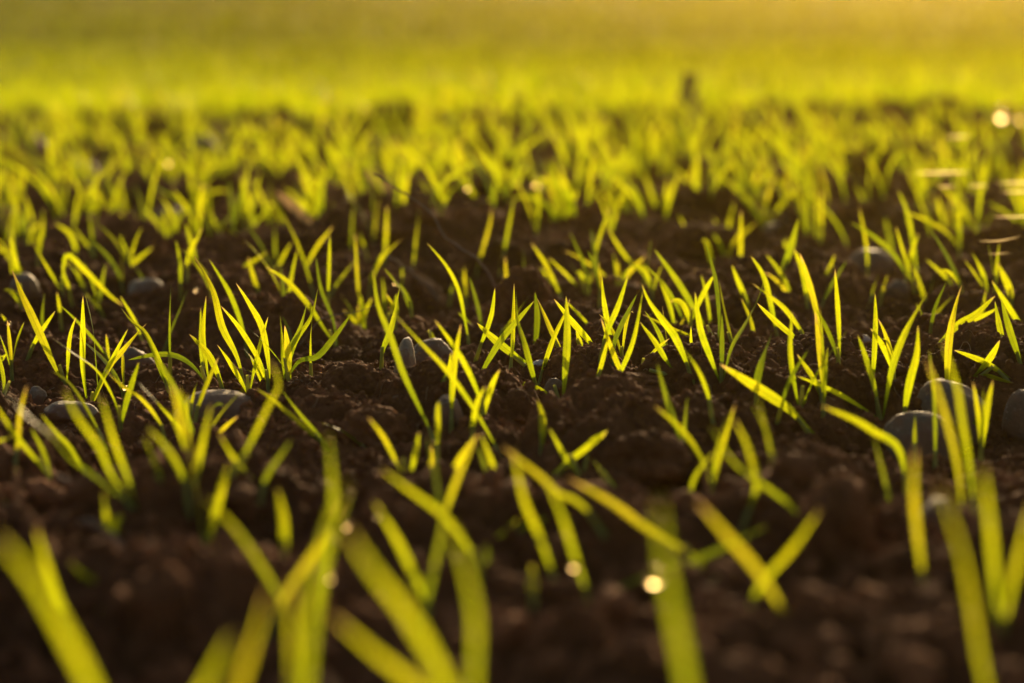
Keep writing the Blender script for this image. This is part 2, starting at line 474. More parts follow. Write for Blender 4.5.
clods = [
 ((592, 371, 672, 402), "long low ridge of soil with a sunlit pale rim, mid picture", "long low ridge of soil", 1.2),
 ((655, 221, 745, 262), "broad bare blurred clod under the orange pebble", "broad bare clod", 1.0),
 ((362, 99, 432, 134), "dark clod standing on the crest against the bright field", "dark crest clod", .8),
 ((141, 116, 172, 142), "small dark clod on the crest behind the dark bluish stone", None, .8),
 ((846, 140, 898, 196), "tall dark brown clod among the far right blades", "tall dark clod", .8),
 ((978, 152, 1014, 180), "dark clod behind the sunlit spider threads", None, .8),
 ((792, 472, 876, 580), "largest clod, dark and blurred, in the right foreground", "largest foreground clod", .9),
 ((335, 404, 410, 446), "dark rounded clod right of the arching foreground leaf", "dark rounded clod", 1.0),
 ((312, 360, 392, 402), "crumbly mound right of the tuft with the bent leaf", "crumbly mound", 1.1),
 ((488, 264, 560, 326), "steep crumbly clod behind the central tuft", "steep crumbly clod", .9),
 ((250, 225, 330, 262), "dim clod behind the pale leaning dry leaf", None, 1.0),
 ((100, 215, 165, 262), "dark clod at the bare patch left of the weathered grey stone", "dark bare-patch clod", 1.0),
 ((545, 600, 620, 668), "low blurred clod at the bottom below the bright dewdrop", "low bottom clod", .9),
 ((840, 350, 905, 378), "crumbly ridge behind the small round pebble", None, 1.2),
 ((120, 560, 200, 640), "blurred brown clod in the left foreground", "left foreground clod", .9),
 ((600, 430, 690, 480), "dark lumpy clod below the long low ridge", "dark lumpy clod", 1.1),
]
for i, (b, lab, mark, deep) in enumerate(clods):
    lump("soil_clod", b, M_CLOD, lab, "clod", .9, 101 + 5 * i, CL, mark, 5, deep)

# ------------------------------------------------------------------ grass blades
def spline(P, n):
    P = np.asarray(P, float)
    if len(P) == 2: P = np.array([P[0], P[0] * .66 + P[1] * .34, P[0] * .33 + P[1] * .67, P[1]])
    Q = np.vstack([2 * P[0] - P[1], P, 2 * P[-1] - P[-2]])
    seg = np.linalg.norm(np.diff(P, axis=0), axis=1); cum = np.concatenate([[0], np.cumsum(seg)]) / seg.sum()
    out = []
    for t in np.linspace(0, 1, n):
        k = min(np.searchsorted(cum, t, 'right') - 1, len(P) - 2); k = max(k, 0)
        u = (t - cum[k]) / max(cum[k + 1] - cum[k], 1e-9)
        a, b, c, d = Q[k], Q[k + 1], Q[k + 2], Q[k + 3]
        out.append(.5 * ((2 * b) + (-a + c) * u + (2 * a - 5 * b + 4 * c - d) * u * u + (-a + 3 * b - 3 * c + d) * u ** 3))
    return np.array(out)

def blade_geo(C, wid, facing, n_across=4, fold=.22, twist=0.0, tw0=0.0, edge=0.0):
    """ribbon along the centre line C (root to tip), its width across the direction 'facing'"""
    n = len(C)
    T = np.gradient(C, axis=0); T /= np.linalg.norm(T, axis=1)[:, None] + 1e-12
    t = np.linspace(0, 1, n)
    prof = (.27 + .73 * smooth(0.02, .5, t)) * np.clip((1 - t) / .36, 0, 1) ** .62
    prof = np.maximum(prof, .02)
    f = np.asarray(facing, float)
    S = np.cross(T, f); S /= np.linalg.norm(S, axis=1)[:, None] + 1e-9
    Nn = np.cross(S, T)
    ang = tw0 + twist * t
    S2 = S * np.cos(ang)[:, None] + Nn * np.sin(ang)[:, None]
    N2 = -S * np.sin(ang)[:, None] + Nn * np.cos(ang)[:, None]
    a = np.linspace(-1, 1, n_across + 1)
    hw = wid / 2 * prof
    V = C[:, None, :] + S2[:, None, :] * (a[None, :, None] * hw[:, None, None]) + N2[:, None, :] * (fold * (np.abs(a))[None, :, None] * hw[:, None, None])
    if edge: V = V + N2[:, None, :] * (edge * np.sin(t * 9)[:, None, None] * a[None, :, None] * hw[:, None, None])
    m = n_across + 1
    UV = np.stack([np.repeat((a * .5 + .5)[None], n, 0), np.repeat(t[:, None], m, 1)], -1).reshape(-1, 2)
    i = (np.arange(n - 1)[:, None] * m + np.arange(n_across)[None]).ravel()
    F = np.stack([i, i + 1, i + m + 1, i + m], -1)
    return V.reshape(-1, 3), F, UV

# blades read off the photograph, root first: picture points of the centre line, width in pixels last
B = [
 # --- left, sharp band
 ([(66,380),(57,368),(41,335),(31,314),(22,295),(12,270)],10), ([(108,446),(105,439),(86,407),(68,382),(51,371)],7),
 ([(140,517),(113,478),(100,449),(76,415),(64,388)],10), ([(140,517),(129,481),(116,446),(101,396)],9),
 ([(134,526),(92,482),(71,463),(53,439),(25,414),(-2,383)],11), ([(13,476),(18,440),(20,415),(27,385)],6),
 ([(47,492),(34,465),(16,438),(-6,402)],7), ([(-30,470),(-10,446),(11,437)],8), ([(95,484),(71,447),(58,434),(41,414)],8),
 ([(58,486),(45,454),(31,428)],6), ([(117,436),(123,411),(132,382),(139,362)],8), ([(125,418),(121,403),(112,385),(98,367),(75,353),(51,337)],8),
 ([(168,442),(160,419),(143,398),(121,384),(102,367)],9), ([(205,458),(180,427),(160,405),(137,381)],9),
 ([(67,380),(70,339),(76,317)],6), ([(86,396),(82,362),(83,331),(83,296)],7), ([(99,398),(96,357),(93,327),(85,294)],5),
 ([(112,364),(103,347),(82,325),(60,305)],4), ([(88,397),(109,362),(123,349),(147,323)],7), ([(91,395),(98,380),(115,353),(128,329)],5),
 ([(112,362),(109,355),(106,334)],4), ([(178,398),(156,353),(143,331),(131,322),(121,308)],9), ([(146,345),(138,325),(133,316),(120,296)],4),
 ([(168,396),(162,376),(152,349)],5), ([(211,386),(193,365),(174,355),(152,355),(128,360)],6), ([(170,374),(170,330),(171,283)],3),
 ([(160,350),(164,343),(174,322),(182,304),(188,288)],5), ([(208,386),(203,335),(206,296)],5), ([(226,390),(212,360),(203,348),(189,334)],8),
 ([(188,425),(192,402),(198,379)],5), ([(62,328),(60,312),(57,292)],5), ([(25,358),(41,331),(55,311)],6), ([(20,342),(9,325),(1,314)],5),
 ([(-6,366),(7,353)],5), ([(-2,396),(4,384),(-1,352)],5),
 ([(196,517),(203,450),(211,404)],11), ([(168,483),(185,452),(203,433),(216,424)],7), ([(190,500),(195,462),(199,440)],7),
 ([(221,484),(216,452),(208,430)],6), ([(205,450),(216,434),(238,416)],7), ([(256,498),(237,465),(219,433)],7),
 ([(226,500),(245,465),(268,410),(279,385),(271,360)],10), ([(168,524),(157,475),(144,436)],9),
 ([(297,640),(275,590),(237,532),(203,497)],15), ([(290,600),(250,585),(224,573),(213,545)],9),
 # --- a / b tuft at 245
 ([(246,392),(237,357),(222,327),(212,289),(193,254)],8), ([(248,354),(243,327),(231,295),(220,276),(209,259)],7),
 ([(268,388),(268,362),(262,327),(249,303),(236,283)],7), ([(270,384),(262,361),(241,329),(221,306)],6), ([(272,376),(250,370),(226,372)],4),
 ([(281,386),(281,350),(280,314)],7), ([(294,343),(288,328),(282,316)],4), ([(285,386),(294,345),(310,318),(318,288)],8),
 ([(287,384),(288,357),(300,330),(308,300)],6), ([(287,388),(300,364),(317,358),(331,341),(351,314)],8),
 ([(337,348),(333,320),(321,289),(316,257)],6), ([(338,342),(323,323),(308,303),(286,280),(266,267)],8), ([(311,386),(311,340),(313,308)],5),
 ([(263,309),(256,287),(248,257)],8), ([(330,446),(276,403),(255,388)],9), ([(335,452),(323,437),(302,415),(281,389)],8),
 ([(380,446),(349,432),(319,422)],9), ([(405,484),(385,440),(368,417)],9),
 ([(440,452),(425,420),(413,395),(402,370),(390,335),(378,305),(373,269)],9), ([(381,382),(383,357),(393,327),(400,287)],8),
 ([(508,456),(482,415),(466,392),(445,366),(418,339),(387,306)],9), ([(407,382),(409,358),(410,338)],5),
 ([(366,322),(358,282),(355,233)],6), ([(369,262),(365,248),(359,232)],7), ([(325,300),(340,280),(356,260)],8), ([(276,272),(275,217)],8),
 ([(316,288),(300,248),(284,216)],7), ([(299,282),(315,250),(333,226)],8), ([(235,280),(250,266),(267,252)],9), ([(386,305),(382,277)],6),
 ([(402,300),(402,265)],6), ([(282,314),(289,298)],6), ([(384,266),(386,237),(387,205)],9),
 # --- centre
 ([(451,434),(452,394),(455,357),(461,324)],9), ([(437,353),(431,330)],6), ([(440,396),(449,372),(451,352)],6),
 ([(530,374),(521,366),(496,342),(477,323)],9), ([(475,390),(482,372),(500,341),(519,318),(534,301)],8), ([(495,345),(503,330),(530,295)],6),
 ([(509,382),(512,351),(513,320),(514,283)],6), ([(540,400),(530,365),(523,340),(517,320),(516,290)],10), ([(541,458),(543,422),(537,399)],10),
 ([(534,362),(537,320),(535,292)],8), ([(566,364),(552,335),(537,298)],7), ([(536,384),(552,339),(565,312),(570,298)],7),
 ([(565,404),(567,341),(566,296)],10), ([(601,370),(589,345),(574,325),(554,299)],7), ([(599,338),(580,316),(567,302)],4), ([(585,360),(576,330)],6),
 ([(560,410),(550,398),(535,388),(515,383),(488,376),(463,362)],7), ([(470,454),(476,407),(485,386)],9),
 ([(592,398),(601,368),(609,335)],6), ([(618,352),(610,331),(604,300),(602,276)],7), ([(560,460),(588,441),(608,430)],10),
 ([(471,345),(466,320),(459,289),(447,266),(427,243)],6), ([(474,364),(490,320),(495,288)],6), ([(524,290),(523,246)],6),
 ([(566,298),(548,266),(531,243)],8), ([(588,298),(570,278),(548,257)],6), ([(558,291),(540,267)],7), ([(502,272),(507,237),(514,197)],8),
 ([(474,270),(488,229),(492,208)],8), ([(412,276),(420,206)],9), ([(590,298),(587,272),(570,232)],7), ([(591,284),(595,252),(609,208)],8),
 ([(602,298),(595,256),(591,228)],8), ([(448,302),(453,284)],7),
 # --- right of centre
 ([(599,376),(608,335),(617,310),(628,275)],7), ([(612,378),(614,348),(622,325),(637,294)],6), ([(611,404),(620,375),(633,341),(643,290)],7),
 ([(634,410),(620,375),(610,345),(601,318)],7), ([(695,392),(678,344),(668,327),(650,302),(642,284)],11), ([(714,436),(707,395),(695,365),(672,334)],9),
 ([(641,300),(643,287),(647,266),(651,239)],8), ([(689,328),(668,289),(641,261)],6), ([(712,334),(706,320),(682,285),(654,249)],9),
 ([(720,353),(711,349),(682,335),(642,314)],6), ([(671,388),(657,349),(640,322)],7), ([(718,396),(709,362),(700,330),(695,292)],8),
 ([(691,374),(691,326)],4), ([(716,352),(718,320),(715,280),(705,241)],6), ([(736,360),(731,343),(723,306),(719,279)],7), ([(722,384),(722,314)],6),
 ([(725,388),(733,349),(746,325),(758,300),(765,279)],9), ([(716,322),(701,275)],6), ([(750,314),(744,297),(732,265)],8), ([(753,352),(752,327),(741,298)],7),
 ([(780,344),(774,320),(764,278),(751,256)],8), ([(812,350),(789,314),(774,299),(752,283)],8), ([(812,360),(780,327),(757,303)],7),
 ([(794,414),(789,353),(792,311)],9), ([(756,426),(758,382),(772,332)],10), ([(815,440),(790,412),(772,398),(748,382),(720,364)],14),
 ([(690,460),(682,440),(668,400),(657,363)],10), ([(676,386),(655,388),(631,389)],5), ([(783,386),(767,369)],7), ([(812,380),(797,361)],7), ([(802,418),(807,393)],6),
 ([(808,314),(804,275),(794,249)],10), ([(779,286),(791,250),(799,218)],11), ([(740,282),(741,210)],9), ([(639,286),(608,228)],8),
 ([(825,348),(815,305),(807,275),(800,253)],8), ([(827,408),(822,366),(815,312)],8), ([(802,418),(815,379),(831,352),(848,329)],9),
 ([(820,410),(813,381),(797,354)],7), ([(884,416),(863,405),(833,390),(797,376)],7), ([(832,392),(848,391),(865,386)],6), ([(872,388),(875,330),(875,293)],8),
 ([(881,412),(892,365),(905,333),(928,292)],10), ([(929,344),(934,310),(946,282)],7), ([(958,296),(944,276),(926,259)],7), ([(946,404),(949,345),(955,310),(962,285)],9),
 ([(929,354),(957,326),(975,315),(995,296)],9), ([(945,342),(970,325),(999,307)],7), ([(1012,314),(1009,290),(998,262)],10), ([(1024,378),(1010,333),(1001,299)],8),
 ([(1032,342),(1010,309),(992,281)],8), ([(1006,362),(995,301)],7), ([(978,338),(986,290)],7), ([(977,386),(992,357),(1000,340)],8),
 ([(1018,384),(986,363),(954,350)],7), ([(968,388),(986,379),(1014,383)],5),
 ([(908,500),(899,449),(873,431),(855,420),(822,406)],12), ([(902,426),(909,383),(916,355),(918,325)],11), ([(936,463),(934,398),(929,349)],9),
 ([(975,536),(970,473),(962,420),(957,387),(942,339)],9), ([(964,544),(957,467),(940,398),(926,358)],10), ([(966,440),(979,415)],10), ([(915,462),(915,414)],7),
 ([(900,534),(883,473),(873,435)],9), ([(868,286),(866,246),(859,207)],8), ([(919,282),(909,219),(898,190)],9), ([(917,303),(903,252),(896,226)],7),
 ([(823,288),(835,254)],7), ([(816,312),(831,285),(847,260)],7), ([(867,310),(879,273)],6), ([(878,306),(888,273)],7), ([(776,426),(790,380),(808,350)],7),
 # --- blurred foreground
 ([(928,612),(923,583),(914,500),(915,448)],15), ([(985,668),(979,645),(962,555),(937,479)],17), ([(1000,655),(991,540),(983,466)],17),
 ([(1000,665),(1010,600),(1032,500)],14), ([(1060,490),(1023,520),(981,562),(925,600)],14), ([(741,628),(760,586),(793,547),(820,509)],19),
 ([(830,566),(800,517),(780,497),(754,478),(732,460),(710,424)],12), ([(736,540),(756,489),(748,449),(734,418)],12), ([(800,650),(762,580),(727,536),(697,501)],18),
 ([(585,602),(642,577),(700,558),(768,526)],15), ([(705,578),(695,560),(648,531),(613,504),(568,478)],16), ([(695,760),(687,680),(667,575),(659,498)],34),
 ([(612,562),(579,512),(558,499),(540,478),(502,446)],13), ([(562,602),(553,573),(540,536),(524,499),(513,449)],14), ([(595,616),(574,552),(563,518),(546,478)],13),
 ([(500,545),(524,528),(548,517)],8), ([(552,474),(575,456),(607,432)],11), ([(584,478),(568,460),(549,428)],10), ([(542,458),(539,414)],6), ([(582,480),(588,453)],9),
 ([(618,490),(591,459)],9), ([(534,612),(532,564)],17), ([(686,524),(693,481),(714,451)],7), ([(706,604),(724,560)],11),
 ([(486,590),(468,552),(443,517),(413,493),(381,469)],14), ([(418,640),(430,585),(440,540),(446,502)],13), ([(474,690),(475,615),(461,552),(448,523)],18), ([(440,625),(427,600),(398,541),(374,501)],17),
 ([(462,720),(415,625),(371,568),(347,529)],28), ([(440,715),(415,683),(372,650),(330,614)],24), ([(258,650),(290,590),(318,548),(343,500)],17), ([(316,640),(330,540),(333,490),(328,432)],15),
 ([(303,720),(309,640),(320,565),(346,480)],25), ([(285,575),(283,525),(277,488)],19), ([(298,740),(297,683),(290,580)],22), ([(236,700),(250,655),(270,586)],15),
 ([(190,720),(208,680),(232,632)],22), ([(411,484),(419,432)],10), ([(433,495),(432,445)],12), ([(449,498),(456,467),(478,434)],12), ([(497,500),(477,445)],10),
 ([(510,510),(495,470),(481,434)],8), ([(256,528),(266,481),(291,440)],10), ([(480,556),(498,540),(518,519)],9), ([(105,730),(90,683),(40,590),(-4,534)],30),
 ([(80,640),(55,590),(36,528)],18), ([(138,592),(95,583),(68,561)],15), ([(112,618),(84,606)],12), ([(14,518),(-4,486)],9), ([(486,590),(487,545)],14),
 # --- behind the sharp band, left
 ([(2,234),(6,188)],8), ([(20,282),(14,248),(12,218)],7), ([(22,290),(12,262),(-2,238)],7), ([(36,244),(31,217),(24,194)],8), ([(41,247),(43,209)],8),
 ([(79,266),(72,237),(55,223)],10), ([(95,262),(92,241),(88,209)],9), ([(98,266),(88,248),(73,226)],7), ([(116,277),(134,262),(153,247)],9), ([(152,288),(135,267)],7),
 ([(181,300),(180,262),(176,240)],7), ([(187,294),(189,258),(202,228)],8), ([(212,288),(195,259)],7), ([(64,314),(59,295),(47,268),(33,243)],7), ([(73,314),(68,287),(61,264)],6),
 ([(62,300),(66,258),(84,270),(111,296),(124,306)],10), ([(106,313),(86,294)],8), ([(50,282),(70,261)],7),
]

def px_mm(w, dep):
    blur = 27.0 * abs(dep - 1.53) / dep
    we = max(w - .65 * blur, .45 * w)
    return float(np.clip(.92 * we * dep / FPX, .0022, .0058 if w < 15 else (.0042 if w < 22 else .0036)))

plants = []          # dict(base, blades=[(C3d, width, facing, twist, tw0)], px, py)
for pts, w in B:
    if pts[0][1] > 655 and w >= 15:      # the nearest blades stand well in front of the frame's lower edge
        (x0_, y0_), (x1_, y1_) = pts[0], pts[1]
        k_ = 120 / max(y0_ - y1_, 20)
        pts = [(x0_ + max(-30, min(30, (x0_ - x1_) * k_)), y0_ + 120)] + pts
    bx, by = pts[0]
    g = on_ground(bx, by)
    plants.append(dict(root=(bx, by), pos=g, pts=pts, w=w))
# blades that spring from nearly one spot are one seedling
used = [False] * len(plants)
tufts = []
for i, a in enumerate(plants):
    if used[i]: continue
    grp = [i]; used[i] = True
    r = 0.0075 if a['w'] < 12 else .003
    for j in range(i + 1, len(plants)):
        if not used[j] and len(grp) < 4:
            d = plants[j]['pos'] - a['pos']
            if math.hypot(d[0], d[1] * .35) < r: grp.append(j); used[j] = True
    tufts.append(grp)

def stalk_geo(base, top, r0, r1, k=6):
    ax = top - base; n = ax / np.linalg.norm(ax)
    a = np.cross(n, [0, 1, 0]); a /= np.linalg.norm(a); b = np.cross(n, a)
    V = []
    for t, r in ((0, r0), (.5, (r0 + r1) / 2 * 1.05), (1, r1)):
        for q in range(k):
            th = 2 * math.pi * q / k
            V.append(base + ax * t + (a * math.cos(th) + b * math.sin(th)) * r)
    F = [[s * k + q, s * k + (q + 1) % k, (s + 1) * k + (q + 1) % k, (s + 1) * k + q] for s in range(2) for q in range(k)]
    return np.array(V), np.array(F)

SEEDLINGS = []
GRP = "grass seedlings coming up through the soil"
def build_seedling(base, blades, px, py, n=18, across=4):
    """base: world point; blades: list of (centre line, width, facing, twist, tw0)"""
    root = empty("grass_seedling", tuple(base))
    info = []
    for C, wd, fc, tw, tw0 in blades:
        V, F, UV = blade_geo(C - base, wd, fc, across, .12 + .22 * random.random(), tw, tw0, .12 * random.random())
        rv = min(1, max(0, random.gauss(.47, .30)))
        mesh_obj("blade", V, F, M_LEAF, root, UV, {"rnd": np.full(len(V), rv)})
        info.append(C)
    # pale sheath round the foot of the blades
    d = np.mean([b[0][min(3, len(b[0]) - 1)] for b in blades], 0) - base
    d = d / (np.linalg.norm(d) + 1e-9) * .015
    V, F = stalk_geo(np.array([0, 0, -.004]), d, .0015, .0010)
    mesh_obj("sheath", V, F, M_SHEATH, root)
    SEEDLINGS.append(dict(o=root, px=px, py=py, C=info, base=base))
    return root

for grp in tufts:
    base = np.mean([plants[j]['pos'] for j in grp], 0)
    base[2] = float(ground(base[0], base[1])) - .001
    pxb = np.mean([plants[j]['root'] for j in grp], 0)
    bl = []
    for j in grp:
        p = plants[j]
        pts = np.array(p['pts'], float)
        S = spline(pts, 18)
        lean = random.uniform(-.02, .02)
        C = []
        for k, (x, y) in enumerate(S):
            t = k / 17
            d = ray(x, y)
            yy = base[1] + lean * t
            C.append(np.array([0, 0, CAM_H]) + d * (yy / d[1]))
        C = np.array(C)
        # root both in the same spot of soil
        off = base - C[0]
        wgt = (1 - np.linspace(0, 1, 18)) ** 2.2
        C = C + off[None] * wgt[:, None]
        dep = project(base)[2]
        bl.append((C, px_mm(p['w'], dep), np.array([random.uniform(-.25, .25), -1, random.uniform(-.1, .3)]), random.gauss(0, .9 if p['w'] < 12 else .35), random.uniform(-.5, .5) * (1 if p['w'] < 12 else .5)))
    build_seedling(base, bl, *pxb)

def in_view(x, y, m=0.0):
    px, py, dep = project((x, y, 0.03))
    return -m < px < W + m and py < Hh + 40

def random_blades(base, n, hmean, seg=12):
    out = []
    for k in range(n):
        h = hmean * random.uniform(.65, 1.12) * (1 if k == 0 else .85)
        side = random.gauss(-.12, .34)
        away = random.gauss(0, .28)
        bend = random.uniform(.2, 1.1)
        t = np.linspace(0, 1, seg)
        C = np.stack([side * h * t ** (1 + bend), away * h * t ** (1 + bend), h * (t - .12 * abs(side) * t ** 3 - (.35 * t ** 4 if random.random() < .12 else 0))], -1) + base
        th = random.uniform(-1.2, 1.2)
        out.append((C, random.uniform(.0026, .0052), np.array([math.sin(th), -math.cos(th), .1]), random.uniform(-1.2, 1.2), 0.0))
    return out

rf = np.random.default_rng(21)
for _ in range(80):
    y = 1.02 + 1.25 * rf.random(); x = (rf.random() * 2 - 1) * .21 * y
    base = np.array([x, y, float(ground(x, y)) - .001])
    bl = random_blades(base, random.choice((1, 2, 2, 3)), random.uniform(.038, .064), 14)
    bl = [(C, w * .82, f, tw, t0) for C, w, f, tw, t0 in bl]
    build_seedling(base, bl, *project(base)[:2], across=4)

# the rows behind the sharp band: the nearest are things of their own, the rest is one mass
cands = []
rs = np.random.default_rng(5)
while len(cands) < 1350:
    y = math.sqrt(2.25 ** 2 + (4.25 ** 2 - 2.25 ** 2) * rs.random())
    x = (rs.random() * 2 - 1) * .36 * y
    if vnoise(np.array([x * 4.0]), np.array([y * 2.2]), 88)[0] < .24: continue
    cands.append((y, x))
cands.sort()
need = 298 - len(SEEDLINGS)
mass = []
n_ind = 0
for y, x in cands:
    pxx, pyy, dep = project((x, y, 0))
    base = np.array([x, y, float(ground(x, y)) - .002])
    hm = random.uniform(.050, .084)
    nb = random.choice((1, 2, 2, 3, 3))
    if n_ind < need and -6 < pxx < W + 6:
        build_seedling(base, random_blades(base, nb, hm, 10), pxx, pyy, across=2)
        n_ind += 1
    else:
        mass += random_blades(base, nb, hm, 8)
# both sides of the view, nearer by
for _ in range(900):
    y = rs.uniform(.5, 2.5); x = rs.choice([-1, 1]) * rs.uniform(.235 * y + .05, .235 * y + 1.4)
    base = np.array([x, y, float(ground(x, y)) - .002])
    mass += random_blades(base, random.choice((1, 2, 3)), .07, 8)

def merge(blades, name, mat, label, across=2, h=.3):
    VV, FF, UU, RR, off = [], [], [], [], 0
    for C, wd, fc, tw, t0 in blades:
        V, F, UV = blade_geo(C, wd, fc, across, .2, tw, t0)
        VV.append(V); FF.append(F + off); UU.append(UV); RR.append(np.full(len(V), min(1, max(0, random.gauss(.5, .25))))); off += len(V)
    o = mesh_obj(name, np.concatenate(VV), np.concatenate(FF), mat, None, np.concatenate(UU), {"rnd": np.concatenate(RR)})
    tag(o, label, None, None, "stuff")
merge(mass, "grass_seedlings", M_LEAF, "mass of blurred grass seedlings thickening towards the crest")

# the far crop beyond the crest
def far_field():
    rs = np.random.default_rng(9)
    def field(n, y0, y1, hw, hscale, wscale):
        y = y0 * (y1 / y0) ** rs.random(n)
        x = (rs.random(n) * 2 - 1) * hw * y
        z = ground(x, y)
        h = hscale * (.6 + .5 * rs.random(n)); w = wscale * (.6 + .6 * rs.random(n))
        sx = rs.normal(-.1, .38, n) * h; sy = rs.normal(0, .3, n) * h
        th = rs.uniform(-1.4, 1.4, n)
        t = np.array([0, .35, .7, 1.0]); prof = np.array([.5, 1, .8, .05])
        V = np.zeros((n, 4, 2, 3))
        for k in range(4):
            for q, sg in ((0, -1), (1, 1)):
                V[:, k, q, 0] = x + sx * t[k] ** 1.7 + sg * w / 2 * prof[k] * np.cos(th + t[k])
                V[:, k, q, 1] = y + sy * t[k] ** 1.7 + sg * w / 2 * prof[k] * np.sin(th + t[k])
                V[:, k, q, 2] = z + h * t[k]
        f = np.array([[0, 1, 3, 2], [2, 3, 5, 4], [4, 5, 7, 6]])
        F = (f[None] + (np.arange(n) * 8)[:, None, None]).reshape(-1, 4)
        UV = np.tile(np.array([[q, t[k]] for k in range(4) for q in (0, 1)]), (n, 1))
        R = np.repeat(np.clip(rs.normal(.5, .22, n), 0, 1), 8)
        return V.reshape(-1, 3), F, UV, R
    parts = [field(9000, 4.2, 7.0, .36, .075, .005), field(60000, 7.0, 13.6, .42, .085, .0055), field(4000, 13.0, 17, .42, .085, .006)]
    off = 0; Fs = []
    for V, F, U, R in parts: Fs.append(F + off); off += len(V)
    o = mesh_obj("far_grass", np.concatenate([p[0] for p in parts]), np.concatenate(Fs), M_FARLEAF, None,
                 np.concatenate([p[2] for p in parts]), {"rnd": np.concatenate([p[3] for p in parts])})
    tag(o, "far sunlit green crop beyond the crest, dissolved in blur", None, None, "stuff")
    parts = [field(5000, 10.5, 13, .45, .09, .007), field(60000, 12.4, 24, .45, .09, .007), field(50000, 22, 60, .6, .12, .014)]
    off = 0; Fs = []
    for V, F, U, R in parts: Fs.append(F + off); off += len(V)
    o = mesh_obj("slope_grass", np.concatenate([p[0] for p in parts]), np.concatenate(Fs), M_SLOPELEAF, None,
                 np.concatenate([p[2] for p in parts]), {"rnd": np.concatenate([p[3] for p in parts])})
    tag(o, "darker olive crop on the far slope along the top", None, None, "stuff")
far_field()

# ------------------------------------------------------------------ dry stalks, roots, silk, dew
def tube(P, r, k=6):
    P = np.asarray(P, float); n = len(P)
    T = np.gradient(P, axis=0); T /= np.linalg.norm(T, axis=1)[:, None]
    A = np.cross(T, [0.13, 1, .07]); A /= np.linalg.norm(A, axis=1)[:, None]; Bv = np.cross(T, A)
    r = np.broadcast_to(r, (n,))
    th = np.arange(k) * 2 * math.pi / k
    V = P[:, None] + (A[:, None] * np.cos(th)[None, :, None] + Bv[:, None] * np.sin(th)[None, :, None]) * r[:, None, None]
    F = [[s * k + q, s * k + (q + 1) % k, (s + 1) * k + (q + 1) % k, (s + 1) * k + q] for s in range(n - 1) for q in range(k)]
    return V.reshape(-1, 3), np.array(F)

def wire(name, pts, root_row, r, mat, label, cat, group=None, wob=.0006, n=40, depth1=None):
    """a thin stem through picture points; it stands in the bed at root_row"""
    y0 = on_ground(pts[0][0], root_row)[1]
    y1 = y0 if depth1 is None else on_ground(pts[-1][0], depth1)[1]
    S = spline(pts, n)
    P = []
    for k, (x, y) in enumerate(S):
        d = ray(x, y); yy = y0 + (y1 - y0) * k / (n - 1)
        P.append(np.array([0, 0, CAM_H]) + d * (yy / d[1]) + (rng.random(3) - .5) * wob)
    P = np.array(P); o0 = P[0].copy()
    V, F = tube(P - o0, r * np.linspace(1.1, .6, n))
    o = mesh_obj(name, V, F, mat, loc=tuple(o0))
    return tag(o, label, cat, group)
DR = "dry stalks and roots on the bed"
wire("dry_stalk", [(512,316),(497,290),(480,262),(446,238),(432,214),(405,194),(374,174)], 318, .0011, M_ROOT, "long thin dry stalk arching up and back from the steep crumbly clod", "dry stalk", DR, .0009)
wire("dry_root", [(300,345),(313,328),(322,319),(340,314),(356,312),(377,305)], 350, .00045, M_ROOT, "hair-thin root looping in the air beside the bent leaf", "root", DR, .0008)
wire("dry_root", [(438,300),(430,288),(418,278),(400,264),(384,255)], 302, .0012, M_ROOT, "crooked brown root left of the long dry stalk", "root", DR, .002)
wire("dry_root", [(641,292),(630,285),(612,276)], 296, .0016, M_STRAW, "short tan root lying behind the crossed blades", "root", DR, .001)
wire("dry_stalk", [(790,222),(775,215),(758,211)], 228, .0016, M_STRAW, "short pale stick lying behind the flat pinkish stone", "dry stalk", DR, .001)
wire("dry_root", [(400,396),(388,398),(370,402),(352,404)], 404, .0005, M_STRAW, "pale fine rootlet on the rim of the dark rounded clod", "root", DR, .0006)
wire("dry_root", [(288,386),(296,380),(306,383),(316,389)], 392, .0005, M_STRAW, "tangle-thin rootlet at the foot of the bent leaf tuft", "root", DR, .0008)
wire("dry_stalk", [(18,528),(17,500),(16,470)], 532, .0018, M_STRAW, "short upright brown stalk at far left of the foreground", "dry stalk", DR, .001)
wire("dry_stalk", [(708,506),(707,490),(706,470)], 512, .0013, M_STRAW, "reddish brown stub beside the thin curved dark blade", "dry stalk", DR, .0006)
wire("dry_root", [(108,512),(90,496),(75,486),(58,478)], 516, .0022, M_ROOT, "thick blurred root lying in the left foreground", "root", DR, .002)
wire("dry_root", [(135,560),(115,540),(95,525),(78,522)], 566, .0022, M_ROOT, "second blurred root, nearer and lower in the left foreground", "root", DR, .002)

def rootlets():
    VV, FF, off = [], [], 0
    for _ in range(1000):
        y = 1.05 * 2.2 ** rng.random(); x = (rng.random() * 2 - 1) * .25 * y
        a = rng.random() * 6.28; ln = .004 + .014 * rng.random() ** 2; n = 7
        P = [np.array([x, y])]
        for k in range(n - 1):
            a += rng.normal(0, .5); P.append(P[-1] + ln / n * np.array([math.cos(a), math.sin(a)]))
        P = np.array(P); z = ground(P[:, 0], P[:, 1]) + .0006 + np.sin(np.linspace(0, 3.1, n)) * ln * .35 * rng.random()
        V, F = tube(np.column_stack([P, z]), .00008 + .00018 * rng.random(), 4)
        VV.append(V); FF.append(F + off); off += len(V)
    o = mesh_obj("fine_rootlets", np.concatenate(VV), np.concatenate(FF), M_STRAW)
    tag(o, "hair-fine dry rootlets and fibres strewn through the soil", None, None, "stuff")
rootlets()

